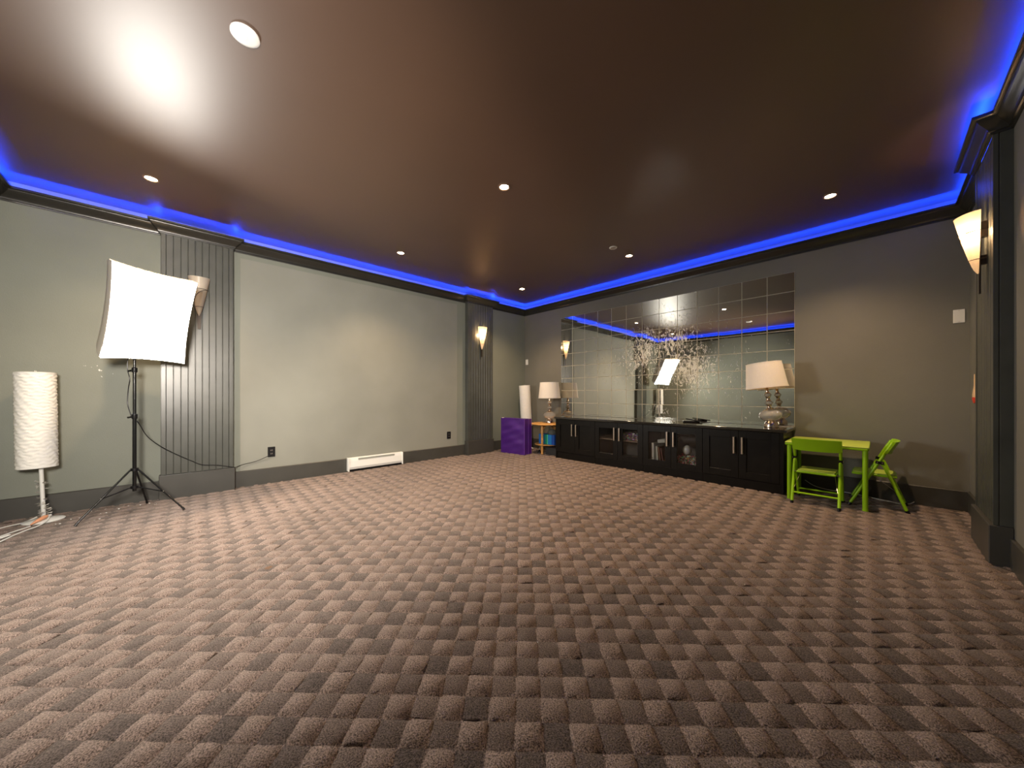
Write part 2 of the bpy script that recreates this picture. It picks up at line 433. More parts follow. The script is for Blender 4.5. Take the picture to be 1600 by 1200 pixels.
# ---------------------------------------------------------------- carpet: raised pile squares laid diagonally
def carpet():
    e1 = np.array([-.70711, .70711]); e2 = np.array([.70711, .70711])
    PR, PC = .0912, .0866; o1, o2 = -6.021, -.0167
    fr = [0.022, .10, .5, .90, .978]
    def axis(o, p, lo, hi):
        k0 = int(math.floor((lo - o) / p)) - 1; k1 = int(math.ceil((hi - o) / p)) + 1
        v, c = [], []
        for k in range(k0, k1):
            for f in fr: v.append(o + (k + f) * p); c.append((k, f))
        return np.array(v), c
    cor = np.array([(0, 0), (W, 0), (0, -L), (W, -L)], float)
    a1 = cor @ e1; a2 = cor @ e2
    A, ca = axis(o1, PR, a1.min(), a1.max()); Bx, cb = axis(o2, PC, a2.min(), a2.max())
    na, nb = len(A), len(Bx)
    ka = np.array([c[0] for c in ca]); kb = np.array([c[0] for c in cb])
    fa = np.array([c[1] for c in ca]); fb = np.array([c[1] for c in cb])
    K = (ka[:, None] + kb[None, :]) % 2
    lightsq = (K == 0)
    kk = 400
    rnd = rng.rand(kk, kk); R = rnd[(ka[:, None] % kk), (kb[None, :] % kk)]
    inner = (np.minimum(np.abs(fa - .5), 9)[:, None] < .4) & (np.abs(fb - .5)[None, :] < .4)
    edge = (np.abs(fa - .5)[:, None] > .45) | (np.abs(fb - .5)[None, :] > .45)
    h = np.where(lightsq, .0085 + .0015 * R, .0048 * (.6 + .4 * R))
    h = np.where(edge, .0012, h)
    X = A[:, None] * e1[0] + Bx[None, :] * e2[0]; Y = A[:, None] * e1[1] + Bx[None, :] * e2[1]
    jit = .0022
    X = X + rng.randn(na, nb) * jit; Y = Y + rng.randn(na, nb) * jit
    val = np.where(lightsq, .92 + .08 * R, .05 + .55 * R ** 1.6)
    ins = lambda X, Y: (X > -.03) & (X < W + .03) & (Y > -L - .03) & (Y < .03)
    idx = np.arange(na * nb).reshape(na, nb)
    q = np.stack([idx[:-1, :-1], idx[:-1, 1:], idx[1:, 1:], idx[1:, :-1]], -1).reshape(-1, 4)
    good = ins(X, Y).ravel()
    q = q[good[q].all(1)]
    used = np.unique(q); rem = -np.ones(na * nb, int); rem[used] = np.arange(len(used)); q = rem[q]
    co = np.stack([X.ravel(), Y.ravel(), h.ravel()], -1)[used]
    me = bpy.data.meshes.new('floor'); me.from_pydata(co.tolist(), [], q.tolist())
    at = me.attributes.new('pile', 'FLOAT', 'POINT'); at.data.foreach_set('value', val.ravel()[used].astype(np.float32))
    me.polygons.foreach_set('use_smooth', [True] * len(me.polygons))
    if me.polygons[0].normal.z < 0: me.flip_normals()
    m = mat('brown checked carpet', (.2, .15, .12), .95, spec=.12); nt = m.node_tree; b = nt.nodes['Principled BSDF']
    b.inputs['Sheen Weight'].default_value = .25; b.inputs['Sheen Roughness'].default_value = .5; b.inputs['Sheen Tint'].default_value = (.8, .7, .6, 1)
    a = nt.nodes.new('ShaderNodeAttribute'); a.attribute_name = 'pile'
    geo = nt.nodes.new('ShaderNodeNewGeometry')
    n0 = nt.nodes.new('ShaderNodeTexNoise'); n0.inputs['Scale'].default_value = 26; n0.inputs['Detail'].default_value = 3; nt.links.new(geo.outputs['Position'], n0.inputs['Vector'])
    n1 = nt.nodes.new('ShaderNodeTexNoise'); n1.inputs['Scale'].default_value = 230; n1.inputs['Detail'].default_value = 2; nt.links.new(geo.outputs['Position'], n1.inputs['Vector'])
    n2 = nt.nodes.new('ShaderNodeTexNoise'); n2.inputs['Scale'].default_value = 1.1; n2.inputs['Detail'].default_value = 4; nt.links.new(geo.outputs['Position'], n2.inputs['Vector'])
    s0 = nt.nodes.new('ShaderNodeMath'); s0.operation = 'MULTIPLY_ADD'; nt.links.new(n0.outputs['Fac'], s0.inputs[0]); s0.inputs[1].default_value = .5; nt.links.new(a.outputs['Fac'], s0.inputs[2])
    s1 = nt.nodes.new('ShaderNodeMath'); s1.operation = 'SUBTRACT'; nt.links.new(s0.outputs[0], s1.inputs[0]); s1.inputs[1].default_value = .25; s1.use_clamp = True
    mx = nt.nodes.new('ShaderNodeMix'); mx.data_type = 'RGBA'; nt.links.new(s1.outputs[0], mx.inputs['Factor'])
    mx.inputs['A'].default_value = (.072, .057, .052, 1); mx.inputs['B'].default_value = (.200, .152, .130, 1)
    r = nt.nodes.new('ShaderNodeMapRange'); r.inputs['From Min'].default_value = .32; r.inputs['From Max'].default_value = .68; r.inputs['To Min'].default_value = .2; r.inputs['To Max'].default_value = 1.8
    nt.links.new(n1.outputs['Fac'], r.inputs['Value'])
    r2 = nt.nodes.new('ShaderNodeMapRange'); r2.inputs['From Min'].default_value = .3; r2.inputs['From Max'].default_value = .7; r2.inputs['To Min'].default_value = .86; r2.inputs['To Max'].default_value = 1.14
    nt.links.new(n2.outputs['Fac'], r2.inputs['Value'])
    mm = nt.nodes.new('ShaderNodeMath'); mm.operation = 'MULTIPLY'; nt.links.new(r.outputs[0], mm.inputs[0]); nt.links.new(r2.outputs[0], mm.inputs[1])
    sc = nt.nodes.new('ShaderNodeVectorMath'); sc.operation = 'SCALE'; nt.links.new(mx.outputs['Result'], sc.inputs[0]); nt.links.new(mm.outputs[0], sc.inputs['Scale'])
    last = sc.outputs[0]
    for (x, y, rad, c) in ((2.438, -4.724, .055, (.13, .055, .015)), (1.75, -4.30, .05, (.06, .04, .03)), (.62, -3.9, .09, (.05, .035, .028))):
        d = nt.nodes.new('ShaderNodeVectorMath'); d.operation = 'DISTANCE'; d.inputs[1].default_value = (x, y, .008); nt.links.new(geo.outputs['Position'], d.inputs[0])
        ad = nt.nodes.new('ShaderNodeMath'); ad.operation = 'MULTIPLY_ADD'; nt.links.new(n0.outputs['Fac'], ad.inputs[0]); ad.inputs[1].default_value = rad * 2.2; nt.links.new(d.outputs['Value'], ad.inputs[2])
        g = nt.nodes.new('ShaderNodeMapRange'); g.inputs['From Min'].default_value = rad * 1.5; g.inputs['From Max'].default_value = rad * 1.25; nt.links.new(ad.outputs[0], g.inputs['Value'])
        gm = nt.nodes.new('ShaderNodeMath'); gm.operation = 'MULTIPLY'; gm.inputs[1].default_value = .75; nt.links.new(g.outputs[0], gm.inputs[0])
        x2 = nt.nodes.new('ShaderNodeMix'); x2.data_type = 'RGBA'; nt.links.new(gm.outputs[0], x2.inputs['Factor']); nt.links.new(last, x2.inputs['A']); x2.inputs['B'].default_value = (*c, 1)
        last = x2.outputs['Result']
    nt.links.new(last, b.inputs['Base Color'])
    bp = nt.nodes.new('ShaderNodeBump'); bp.inputs['Strength'].default_value = .8; bp.inputs['Distance'].default_value = .004
    nt.links.new(n1.outputs['Fac'], bp.inputs['Height']); nt.links.new(bp.outputs[0], b.inputs['Normal'])
    me.materials.append(m)
    o = bpy.data.objects.new('floor', me); link(o)
    return tag(o, 'brown carpet woven in light and dark raised squares', 'carpet', kind='structure')


carpet()
FZ = .008      # things stand on the pile

# ---------------------------------------------------------------- mirror of 13 x 8 tiles
mx0, mw, mz1, mh = .943, .2603, 2.463, .2222
root = empty('wall_mirror', (mx0 + 6.5 * mw, 0, .69), 'large wall mirror of square tiles with worn silvering above the dark cabinets', 'mirror')
B = BM(); box(B, -mw / 2 + .0012, mw / 2 - .0012, -.004, .002, -mh / 2 + .0012, mh / 2 - .0012)
es = [e for e in B.edges if all(v.co.y < 0 for v in e.verts)]
rr_ = bmesh.ops.bevel(B, geom=es, offset=.0026, segments=1, affect='EDGES')
for f in B.faces:
    f.normal_update(); f.material_index = 0 if f.normal.y < -.99 else 1
tile0 = obj('mirror_tile', B, [M_mirror, mat('glint coloured edge', (.72, .70, .60), .5)], root, world=False)  # pale matt edge colour stands in for light caught by the bevels
first = True
for r_ in range(8):
    for c_ in range(13):
        t = tile0 if first else tile0.copy()
        if not first: link(t)
        first = False
        t.location = (mx0 + (c_ + .5) * mw - root.location.x, -.003, mz1 - (r_ + .5) * mh - root.location.z)
        t.rotation_euler = (random.gauss(0, .0013), random.gauss(0, .001), random.gauss(0, .0013))

# ---------------------------------------------------------------- cabinets
CX = [1.290, 2.030, 2.785, 3.530, 4.275]
YF = -.565; ZT = .655
clabels = ['dark closed two-door cabinet at the end beside the round rattan table', 'dark glass-door cabinet with tinsel on its shelf',
           'dark glass-door cabinet holding a white binder and colourful clutter', 'dark closed two-door cabinet beside the lime green table']
for k in range(4):
    x0, x1 = CX[k], CX[k + 1]; gl = k in (1, 2)
    r = empty('cabinet', ((x0 + x1) / 2, -.3, 0), clabels[k], 'cabinet', 'row of dark low cabinets under the mirror')
    g = .0012
    B = BM()
    box(B, x0 + g, x0 + .018, -.545, -.02, .10, ZT - .003); box(B, x1 - .018, x1 - g, -.545, -.02, .10, ZT - .003)
    box(B, x0 + .018, x1 - .018, -.545, -.02, .10, .118); box(B, x0 + .018, x1 - .018, -.545, -.02, ZT - .021, ZT - .003)
    box(B, x0 + .018, x1 - .018, -.03, -.02, .118, ZT - .021)
    obj('carcass', B, M_inside if gl else M_wood, r)
    if gl:
        B = BM(); box(B, x0 + .02, x1 - .02, -.50, -.032, .385, .400, .001); obj('shelf', B, M_inside if k == 2 else M_rattan if False else mat('tan shelf edge', (.22, .15, .10), .5), r) if k == 1 else B.free()
    B = BM(); box(B, x0 + g, x1 - g, -.552, -.535, 0.0, .108, .001); obj('kick_board', B, M_wood, r)
    if k == 0:
        B = BM(); box(B, x0 - .018, x0, YF, -.016, 0.0, ZT - .001, .001); obj('end_panel', B, M_wood, r)
    if k == 3:
        B = BM(); box(B, x1, x1 + .033, YF, -.016, 0.0, ZT - .001, .001); obj('end_panel', B, M_wood, r)
    xm = (x0 + x1) / 2
    for s, (a, c) in enumerate(((x0 + .002, xm - .0015), (xm + .0015, x1 - .002))):
        d = BM(); fw = .073; z0, z1 = .115, .648
        box(d, a, a + fw, YF, -.547, z0, z1, .0012); box(d, c - fw, c, YF, -.547, z0, z1, .0012)
        box(d, a + fw, c - fw, YF, -.547, z0, z0 + fw + .006, .0012); box(d, a + fw, c - fw, YF, -.547, z1 - fw - .012, z1, .0012)
        dr = obj('door', d, M_wood, r)
        B = BM()
        if gl: box(B, a + fw - .004, c - fw + .004, -.557, -.553, z0 + fw, z1 - fw - .006); obj('glass_pane', B, M_pane, dr)
        else:
            box(B, a + fw - .004, c - fw + .004, -.5515, -.547, z0 + fw, z1 - fw - .006); obj('door_panel', B, M_wood, dr)
        hx = (c - .038) if s == 0 else (a + .038)
        B = BM(); box(B, hx - .0085, hx + .0085, YF - .036, YF - .024, .392, .577, .0015)
        for zz in (.398, .571): box(B, hx - .0085, hx + .0085, YF - .026, YF + .002, zz - .006, zz + .006, .001)
        obj('handle', B, M_silver, dr)['label'] = 'flat brushed nickel bar handle'

B = BM(); box(B, 1.262, 4.335, -.592, -.004, ZT, .6855, .003, seg=2)
tag(obj('countertop', B, M_counter), 'long dark polished countertop running over the row of cabinets', 'countertop')


# things behind the glass doors
def tinsel(name, x0, x1, y0, y1, z0, h, n, label, cols, seed):
    rr = random.Random(seed); mats = [mat('foil %d %s' % (i, name), c, .35, metal=.15) for i, c in enumerate(cols)]
    B = BM()
    for i in range(n):
        x = rr.uniform(x0, x1); y = rr.uniform(y0, y1); z = z0 + h * rr.random() ** 1.3
        M = Matrix.Translation((x, y, z)) @ Matrix.Rotation(rr.uniform(0, PI), 4, Vector((rr.gauss(0, 1), rr.gauss(0, 1), rr.gauss(0, 1))).normalized())
        s = rr.uniform(.005, .013)
        vs = [B.verts.new(M @ Vector(p)) for p in ((-s, 0, -s * .4), (s, 0, -s * .4), (s, 0, s * .4), (-s, 0, s * .4))]
        f = B.faces.new(vs); f.material_index = rr.randrange(len(mats))
    o = obj(name, B, mats, recalc=False)
    return tag(o, label, 'tinsel', kind='stuff')


FO = [(.75, .15, .35), (.2, .25, .75), (.75, .75, .8), (.15, .55, .25), (.85, .6, .2), (.45, .12, .5), (.8, .8, .75)]
tinsel('tinsel_garland', 2.43, 2.76, -.50, -.30, .403, .10, 700, 'multicoloured tinsel heap on the cabinet shelf behind glass', FO, 3)
tinsel('tinsel_pile', 3.20, 3.50, -.52, -.30, .120, .16, 1100, 'red and multicoloured tinsel pile behind the glass door with the white balloon', [(.8, .1, .2), (.7, .15, .3), (.75, .75, .8), (.15, .5, .25), (.85, .6, .2)], 5)
# binder, leaning books, box, balloon, cloth
r = empty('ring_binder', (2.90, -.42, .118), 'white ring binder standing behind the glass door', 'binder')
B = BM(); box(B, 2.873, 2.905, -.50, -.20, .119, .405, .003); obj('cover', B, M_white, r)
B = BM(); lathe(B, [(0, 0), (.006, 0), (.006, .0015), (0, .0015)], 12, M=Matrix.Translation((2.889, -.5, .205)) @ Matrix.Rotation(PI / 2, 4, 'X')); obj('finger_hole', B, M_black, r)
M_whitebox = mat('pale box board', (.50, .52, .47), .6)
M_bookr = mat('brown book cloth', (.16, .06, .03), .6)
for i, (nm, x, ang, wd, hh, m, lb) in enumerate((('book', 2.945, 4, .022, .245, M_whitebox, 'pale grey book standing next to the white ring binder'), ('book', 2.985, 7, .018, .235, M_bookr, 'brown book leaning beside the pale grey book in the cabinet'),
                                    ('book', 3.030, 11, .014, .225, mat('dark red cloth', (.10, .02, .02), .6), 'dark red book leaning to the right in the glass cabinet'))):
    B = BM(); M = Matrix.Translation((x, -.40, .1195)) @ Matrix.Rotation(math.radians(-ang), 4, 'Y')
    box(B, 0, wd, -.09, .1, .0, hh, .001, M=M)
    tag(obj(nm, B, m), lb, 'book')
B = BM(); M = Matrix.Translation((2.935, -.34, .40)) @ Matrix.Rotation(math.radians(-9), 4, 'Y'); box(B, 0, .205, -.10, .10, 0, .045, .002, M=M)
tag(obj('carton', B, M_whitebox), 'flat pale carton lying across the books in the glass cabinet', 'box')
B = BM(); lathe(B, [(0, -.062), (.02, -.058), (.042, -.04), (.052, -.01), (.05, .02), (.034, .048), (.014, .06), (0, .062)], 20, c=(3.305, -.42, .345))
tag(obj('balloon', B, mat('pale rubber', (.6, .62, .58), .3), smooth=True), 'pale round balloon resting on the red tinsel behind glass', 'balloon')
B = BM()
bmesh.ops.create_grid(B, x_segments=10, y_segments=8, size=.5)
for v in B.verts: v.co = Vector((3.43 + v.co.x * .15, -.47 + v.co.y * .14, .122 + .09 * math.exp(-((v.co.x) ** 2 * 6 + v.co.y ** 2 * 5)) * (1 + .3 * math.sin(v.co.x * 14 + v.co.y * 9))))
tag(obj('cloth', B, mat('white cloth', (.6, .62, .6), .8), smooth=True, recalc=False), 'crumpled white cloth at the bottom of the glass cabinet', 'cloth')
B = BM(); lathe(B, [(0, 0), (.016, .004), (.02, .02), (.014, .036), (0, .042)], 14, c=(3.065, -.49, .17))
tag(obj('bauble', B, mat('gold bauble', (.9, .5, .15), .25, metal=.8), smooth=True), 'small gold bauble among clutter in the glass cabinet', 'bauble')
tinsel('tinsel_scraps', 3.0, 3.12, -.53, -.42, .120, .05, 160, 'small heap of coloured foil scraps beside the leaning books', FO, 8)
B = BM(); lathe(B, [(0, 0), (.012, .003), (.013, .02), (.006, .035), (0, .037)], 12, c=(2.28, -.5, .119)); tag(obj('ornament', B, M_white, smooth=True), 'tiny white ornament at the bottom of the glass cabinet with the tinsel shelf', 'ornament')
# black gadget on the countertop
r = empty('remote_control', (3.27, -.16, .6855), 'black folded gadget lying on the countertop against the mirror', 'remote')
B = BM(); M = Matrix.Translation((3.27, -.18, .6857)) @ Matrix.Rotation(.5, 4, 'Z'); box(B, -.10, .10, -.022, .022, 0, .018, .005, M=M, seg=2); obj('body', B, M_black, r)
B = BM(); M = Matrix.Translation((3.30, -.15, .705)) @ Matrix.Rotation(-.25, 4, 'Z') @ Matrix.Rotation(.12, 4, 'Y'); box(B, -.12, .10, -.016, .016, 0, .012, .004, M=M, seg=2); obj('lid', B, M_black, r)
B = BM(); M = Matrix.Translation((3.27, -.18, .7037)) @ Matrix.Rotation(.5, 4, 'Z')
for i in range(4): box(B, -.09 + i * .012, -.083 + i * .012, -.01, .01, 0, .0015, M=M)
obj('button_row', B, mat('grey rubber', (.08, .09, .09), .5), r)


# ---------------------------------------------------------------- table lamps
def table_lamp(loc, tilt, tdir, label, group):
    r = empty('table_lamp', loc, label, 'lamp', group)
    T = Matrix.Translation((0, 0, .07)) @ Matrix.Rotation(tilt, 4, tdir) @ Matrix.Translation((0, 0, -.07))
    B = BM(); lathe(B, [(.066, 0), (.069, .004), (.068, .03), (.060, .050), (.046, .066), (.043, .074), (.030, .078)], 32); obj('base', B, M_chrome, r, True, world=False)
    B = BM(); lathe(B, [(.030, .072), (.062, .078), (.092, .096), (.108, .122), (.110, .140), (.100, .166), (.078, .188), (.045, .202), (.028, .206)], 36, M=T, cap=False); obj('glass_globe', B, M_globe, r, True, world=False)
    for z0, z1, rr in ((.252, .300, .040), (.346, .386, .036)):
        B = BM(); zz = [(.018, z0)] + [(.018 + (rr - .018) * math.sin(PI * (i + .5) / 8), z0 + (z1 - z0) * (i + .5) / 8) for i in range(8)] + [(.018, z1)]
        lathe(B, zz, 24, M=T, cap=False); obj('glass_ball', B, M_globe, r, True, world=False)
    B = BM()
    lathe(B, [(.046, .203), (.040, .209), (.022, .219), (.018, .232), (.022, .246), (.034, .254)], 24, M=T)
    lathe(B, [(.032, .298), (.020, .306), (.016, .322), (.020, .338), (.030, .347)], 24, M=T)
    lathe(B, [(.030, .385), (.018, .393), (.015, .410), (.017, .43), (.012, .442), (.012, .47)], 24, M=T)
    lathe(B, [(.006, .07), (.006, .42)], 8, M=T)
    obj('stem', B, M_chrome, r, True, world=False)
    B = BM(); rb, rt, z0, z1 = .198, .168, .445, .728
    lathe(B, [(rb, z0), (rt, z1)], 48, M=T, cap=False)
    lathe(B, [(rb + .0016, z0 - .002), (rb + .0016, z0 + .008)], 48, M=T, cap=False); lathe(B, [(rt + .0016, z1 - .008), (rt + .0016, z1 + .002)], 48, M=T, cap=False)
    sh = obj('lamp_shade', B, M_shade, r, True, world=False)
    B = BM(); lathe(B, [(rb - .003, z0 + .001), (rt - .003, z1 - .001)], 48, M=T, cap=False); obj('lining', B, M_shade_in, sh, True, world=False)['label'] = 'gold shade lining'
    B = BM()
    for k in range(3):
        a = 2 * PI * k / 3 + .4
        tube(B, [T @ Vector((0, 0, .70)), T @ Vector((math.cos(a) * .167, math.sin(a) * .167, .712))], .0018, 5)
    tube(B, [T @ Vector((0, 0, .46)), T @ Vector((0, 0, .705))], .004, 6)
    lathe(B, [(0, .50), (.02, .51), (.03, .54), (.024, .57), (.012, .59), (0, .592)], 16, M=T)
    obj('fitting', B, M_white, r, True, world=False)
    return r


Rv = Vector((math.cos(YAW), math.sin(YAW), 0)); Fv = Vector((-math.sin(YAW), math.cos(YAW), 0))
table_lamp((4.155, -.285, .6857), math.radians(-6.4), (Fv + Rv).normalized(), 'table lamp with clear glass globes and cream drum shade standing on the dark countertop', 'pair of glass table lamps with cream shades')
table_lamp((.895, -.275, .5465), math.radians(-.5), Fv, 'table lamp with glass globes and cream shade standing on the round rattan table', 'pair of glass table lamps with cream shades')
B = BM(); tube(B, smooth_path([(4.20, -.22, .690), (4.25, -.16, .690), (4.30, -.10, .689), (4.32, -.02, .69)]), .0025, 6)
tag(obj('lamp_cord', B, M_cord, smooth=True), 'short pale cord on the countertop behind the table lamp', 'cord')

# ---------------------------------------------------------------- round rattan table
tc = Vector((.895, -.335, 0))
r = empty('rattan_table', (tc.x, tc.y, 0), 'round honey-coloured rattan side table between purple mat and cabinets', 'table')
B = BM(); lathe(B, [(0, .522), (.285, .522), (.300, .526), (.305, .534), (.300, .542), (.285, .546), (0, .546)], 40, c=(tc.x, tc.y, 0)); obj('tabletop', B, M_rattan, r, True)
for k in range(4):
    a = math.radians((-88, 30, 95, 160)[k]); p = tc + Vector((math.cos(a), math.sin(a), 0)) * .22
    if k == 0: p = Vector((.915, -.50, 0))
    B = BM(); tube(B, [(p.x, p.y, FZ), (p.x, p.y, .23), (p.x, p.y, .245), (p.x, p.y, .26), (p.x, p.y, .38), (p.x, p.y, .39), (p.x, p.y, .40), (p.x, p.y, .522)], .018, 10, radii=[.022, .022, .026, .022, .022, .026, .022, .022])
    obj('leg', B, M_rattan, r, True)
    B = BM(); q = tc + (p - tc) * .12; q.z = .515; s = p.copy(); s.z = .40; tube(B, [s, (s + q) / 2 + Vector((0, 0, .02)), q], .009, 8); obj('brace', B, M_rattan, r, True)
B = BM(); lathe(B, [(0, .165), (.225, .165), (.232, .172), (.225, .18), (0, .18)], 32, c=(tc.x, tc.y, 0)); obj('lower_shelf', B, M_rattan, r, True)

# striped soft box on the shelf: panels of cloth
cols = [('blue', lin(20, 105, 190)), ('teal', lin(20, 150, 150)), ('green', lin(10, 120, 95)), ('mint', lin(70, 200, 150)), ('sky blue', lin(15, 125, 205)), ('deep blue', lin(10, 75, 165))]
r = empty('storage_bin', (.93, -.40, .18), 'blue, teal and green striped bin on the rattan table shelf', 'bin')
xs = [.78, .905, .945, .968, .992, 1.075, 1.14]
for i in range(6):
    B = BM(); box(B, xs[i] + .0005, xs[i + 1] - .0005, -.44, -.27, .181, .352, .003); obj('panel', B, mat('cloth ' + cols[i][0], cols[i][1], .7), r)['label'] = cols[i][0] + ' cloth panel'
B = BM()
lathe(B, [(0, 0), (.07, 0), (.085, .03), (.06, .075), (.03, .09), (0, .092)], 14, c=(1.03, -.36, .3525))
for v in B.verts: v.co += Vector((random.gauss(0, .004), random.gauss(0, .004), 0))
tag(obj('cloth_bag', B, mat('grey cloth', (.10, .11, .10), .8), smooth=True), 'crumpled grey bag on top of the striped bin', 'bag')
r = empty('crate', (1.06, -.42, 0), 'dark grey crate on the carpet under the rattan table', 'crate')
B = BM(); box(B, .965, 1.20, -.47, -.255, FZ, .145, .004); obj('body', B, mat('dark grey plastic', (.03, .034, .036), .4), r)
B = BM(); box(B, .96, 1.205, -.475, -.25, .135, .155, .004); obj('rim', B, M_black, r)
r = empty('plug_adapter', (.80, -.36, 0), 'small black cone-shaped plug with a pale wire under the rattan table', 'plug')
B = BM(); lathe(B, [(.038, 0), (.036, .012), (.018, .04), (.010, .055), (0, .058)], 14, c=(.79, -.43, FZ)); obj('body', B, M_black, r, True)
B = BM(); tube(B, smooth_path([(.79, -.43, .06), (.785, -.42, .10), (.80, -.40, .14), (.835, -.37, .16)]), .003, 6); obj('wire', B, M_cord, r, True)


# ---------------------------------------------------------------- purple folded mat
def vinyl_slab(a, c, th, z0, z1, off, m, wr, seed):
    """upright slab: front face from a to c, thickness th away from viewer"""
    a = Vector(a); c = Vector(c); u = (c - a); Lh = u.length; u.normalize(); n = Vector((-u.y, u.x))
    nx, nz, ny = 22, 24, 3
    B = BM(); rr = random.Random(seed)
    ph = [rr.uniform(0, 6) for _ in range(6)]
    def P(s, t, w_):
        x = s * Lh; z = z0 + t * (z1 - z0); e = 1.0
        bul = .012 * (16 * s * (1 - s) * t * (1 - t))
        fold = wr * (math.sin(9 * s + 13 * (t - .9 * s) + ph[0]) * .5 + math.sin(17 * (t + .35 * (s - .5) ** 2) + 4 * s + ph[1]) * .5 + .5 * math.sin(31 * t - 8 * s + ph[2])) * (4 * s * (1 - s)) ** .5 * (4 * t * (1 - t)) ** .5
        k = (bul + fold)
        d = off + w_ * th + (-k if w_ == 0 else (k if w_ == 1 else 0))
        q = a + u * x + n * d
        return Vector((q.x, q.y, z))
    g = {}
    def V(i, j, k):
        key = (i, j, k)
        if key not in g: g[key] = B.verts.new(P(i / nx, j / nz, k / ny))
        return g[key]
    for i in range(nx):
        for j in range(nz):
            B.faces.new((V(i, j, 0), V(i + 1, j, 0), V(i + 1, j + 1, 0), V(i, j + 1, 0))); B.faces.new((V(i, j, ny), V(i, j + 1, ny), V(i + 1, j + 1, ny), V(i + 1, j, ny)))
    for i in range(nx):
        for k in range(ny):
            B.faces.new((V(i, 0, k), V(i, 0, k + 1), V(i + 1, 0, k + 1), V(i + 1, 0, k))); B.faces.new((V(i, nz, k), V(i + 1, nz, k), V(i + 1, nz, k + 1), V(i, nz, k + 1)))
    for j in range(nz):
        for k in range(ny):
            B.faces.new((V(0, j, k), V(0, j + 1, k), V(0, j + 1, k + 1), V(0, j, k + 1))); B.faces.new((V(nx, j, k), V(nx, j, k + 1), V(nx, j + 1, k + 1), V(nx, j + 1, k)))
    return B


pa, pc = (.250, -.875), (.775, -.805)
r = empty('folding_mat', (.5, -.75, 0), 'purple vinyl folding gym mat standing on edge near the room corner', 'mat')
obj('mat_panel', vinyl_slab(pa, pc, .118, FZ, .635, 0, M_purple, .008, 1), M_purple, r, True)
obj('mat_panel', vinyl_slab((.255, -.875), (.778, -.805), .085, FZ, .628, .121, M_purple, .0015, 2), M_purple, r, True)
u = Vector((pc[0] - pa[0], pc[1] - pa[1], 0)).normalized(); nn = Vector((-u.y, u.x, 0))
B = BM()
for d in (.001, .1195, .205):
    p = Vector((pc[0], pc[1], 0)) + nn * d + u * .002
    tube(B, [p + Vector((0, 0, FZ + .01)), p + Vector((0, 0, .632))], .003, 6)
obj('piping', B, mat('light purple piping', lin(130, 80, 185), .4), r, True)
B = BM(); box(B, .262, .30, -.868, -.84, .634, .6385, .001); obj('care_label', B, M_white, r)['label'] = 'small white label on the top edge'


# ---------------------------------------------------------------- paper column lamps
def paper_lamp(loc, tilt, axis, z0, z1, label, grid):
    r = empty('paper_lamp', loc, label, 'lamp', 'white paper column floor lamps')
    T0 = Matrix.Rotation(tilt, 4, axis); R = .107
    T = T0 if grid else Matrix.Translation(-.044 * Vector((math.cos(YAW), math.sin(YAW), 0))) @ Matrix.Rotation(math.radians(-1.17), 4, axis)
    B = BM(); nu, nv = 72, 110; rings = []
    for j in range(nv + 1):
        t = j / nv; z = z0 + t * (z1 - z0); row = []
        for i in range(nu):
            a = 2 * PI * i / nu
            if grid: d = .0022 * abs(math.sin(t * PI * 26)) + .0012 * math.sin(a * 30)
            else:
                ph = t * 88 + 1.1 * math.sin(a * 3 + t * 7) + .9 * math.sin(a * 7 + t * 17 + 1) + .5 * math.sin(a * 13 - t * 29)
                d = .0024 * math.sin(ph * 1.9) + .0014 * math.sin(a * 11 + t * 60)
            if j in (0, nv): d = 0
            row.append(B.verts.new(T @ Vector(((R + d) * math.cos(a), (R + d) * math.sin(a), z))))
        rings.append(row)
    for p, q in zip(rings, rings[1:]):
        for i in range(nu): B.faces.new((p[i], p[(i + 1) % nu], q[(i + 1) % nu], q[i]))
    sh = obj('lamp_shade', B, M_paper, r, True, world=False)
    B = BM()
    for z in (z0, z1):
        tube(B, [T @ Vector((R * math.cos(2 * PI * i / 40), R * math.sin(2 * PI * i / 40), z)) for i in range(41)], .003, 6, cap=False)
    for k in range(3):
        a = 2 * PI * k / 3; tube(B, [T @ Vector((0, 0, z1 - .02)), T @ Vector((R * math.cos(a), R * math.sin(a), z1))], .002, 5)
    obj('shade_ring', B, M_whitemetal, sh, True, world=False)
    B = BM(); tube(B, [T0 @ Vector((0, 0, .02)), T0 @ Vector((0, 0, z1 - .05))], .0125, 12); obj('pole', B, M_whitemetal, r, True, world=False)
    B = BM()
    for q in (-.018, .018): tube(B, [T @ Vector((q, 0, z1 - .03)), T @ Vector((q, 0, z1 + .018))], .0018, 5)
    obj('prong', B, M_whitemetal, r, world=False)
    B = BM(); lathe(B, [(.110, 0), (.113, .006), (.104, .012), (.05, .019), (.020, .026), (.014, .036), (0, .037)], 40); obj('base', B, M_whitemetal, r, True, world=False)
    return r


lampL = paper_lamp((.225, -5.925, FZ), math.radians(-3.0), Fv, .445, 1.225, 'white crinkled paper column floor lamp beside the softbox stand', False)
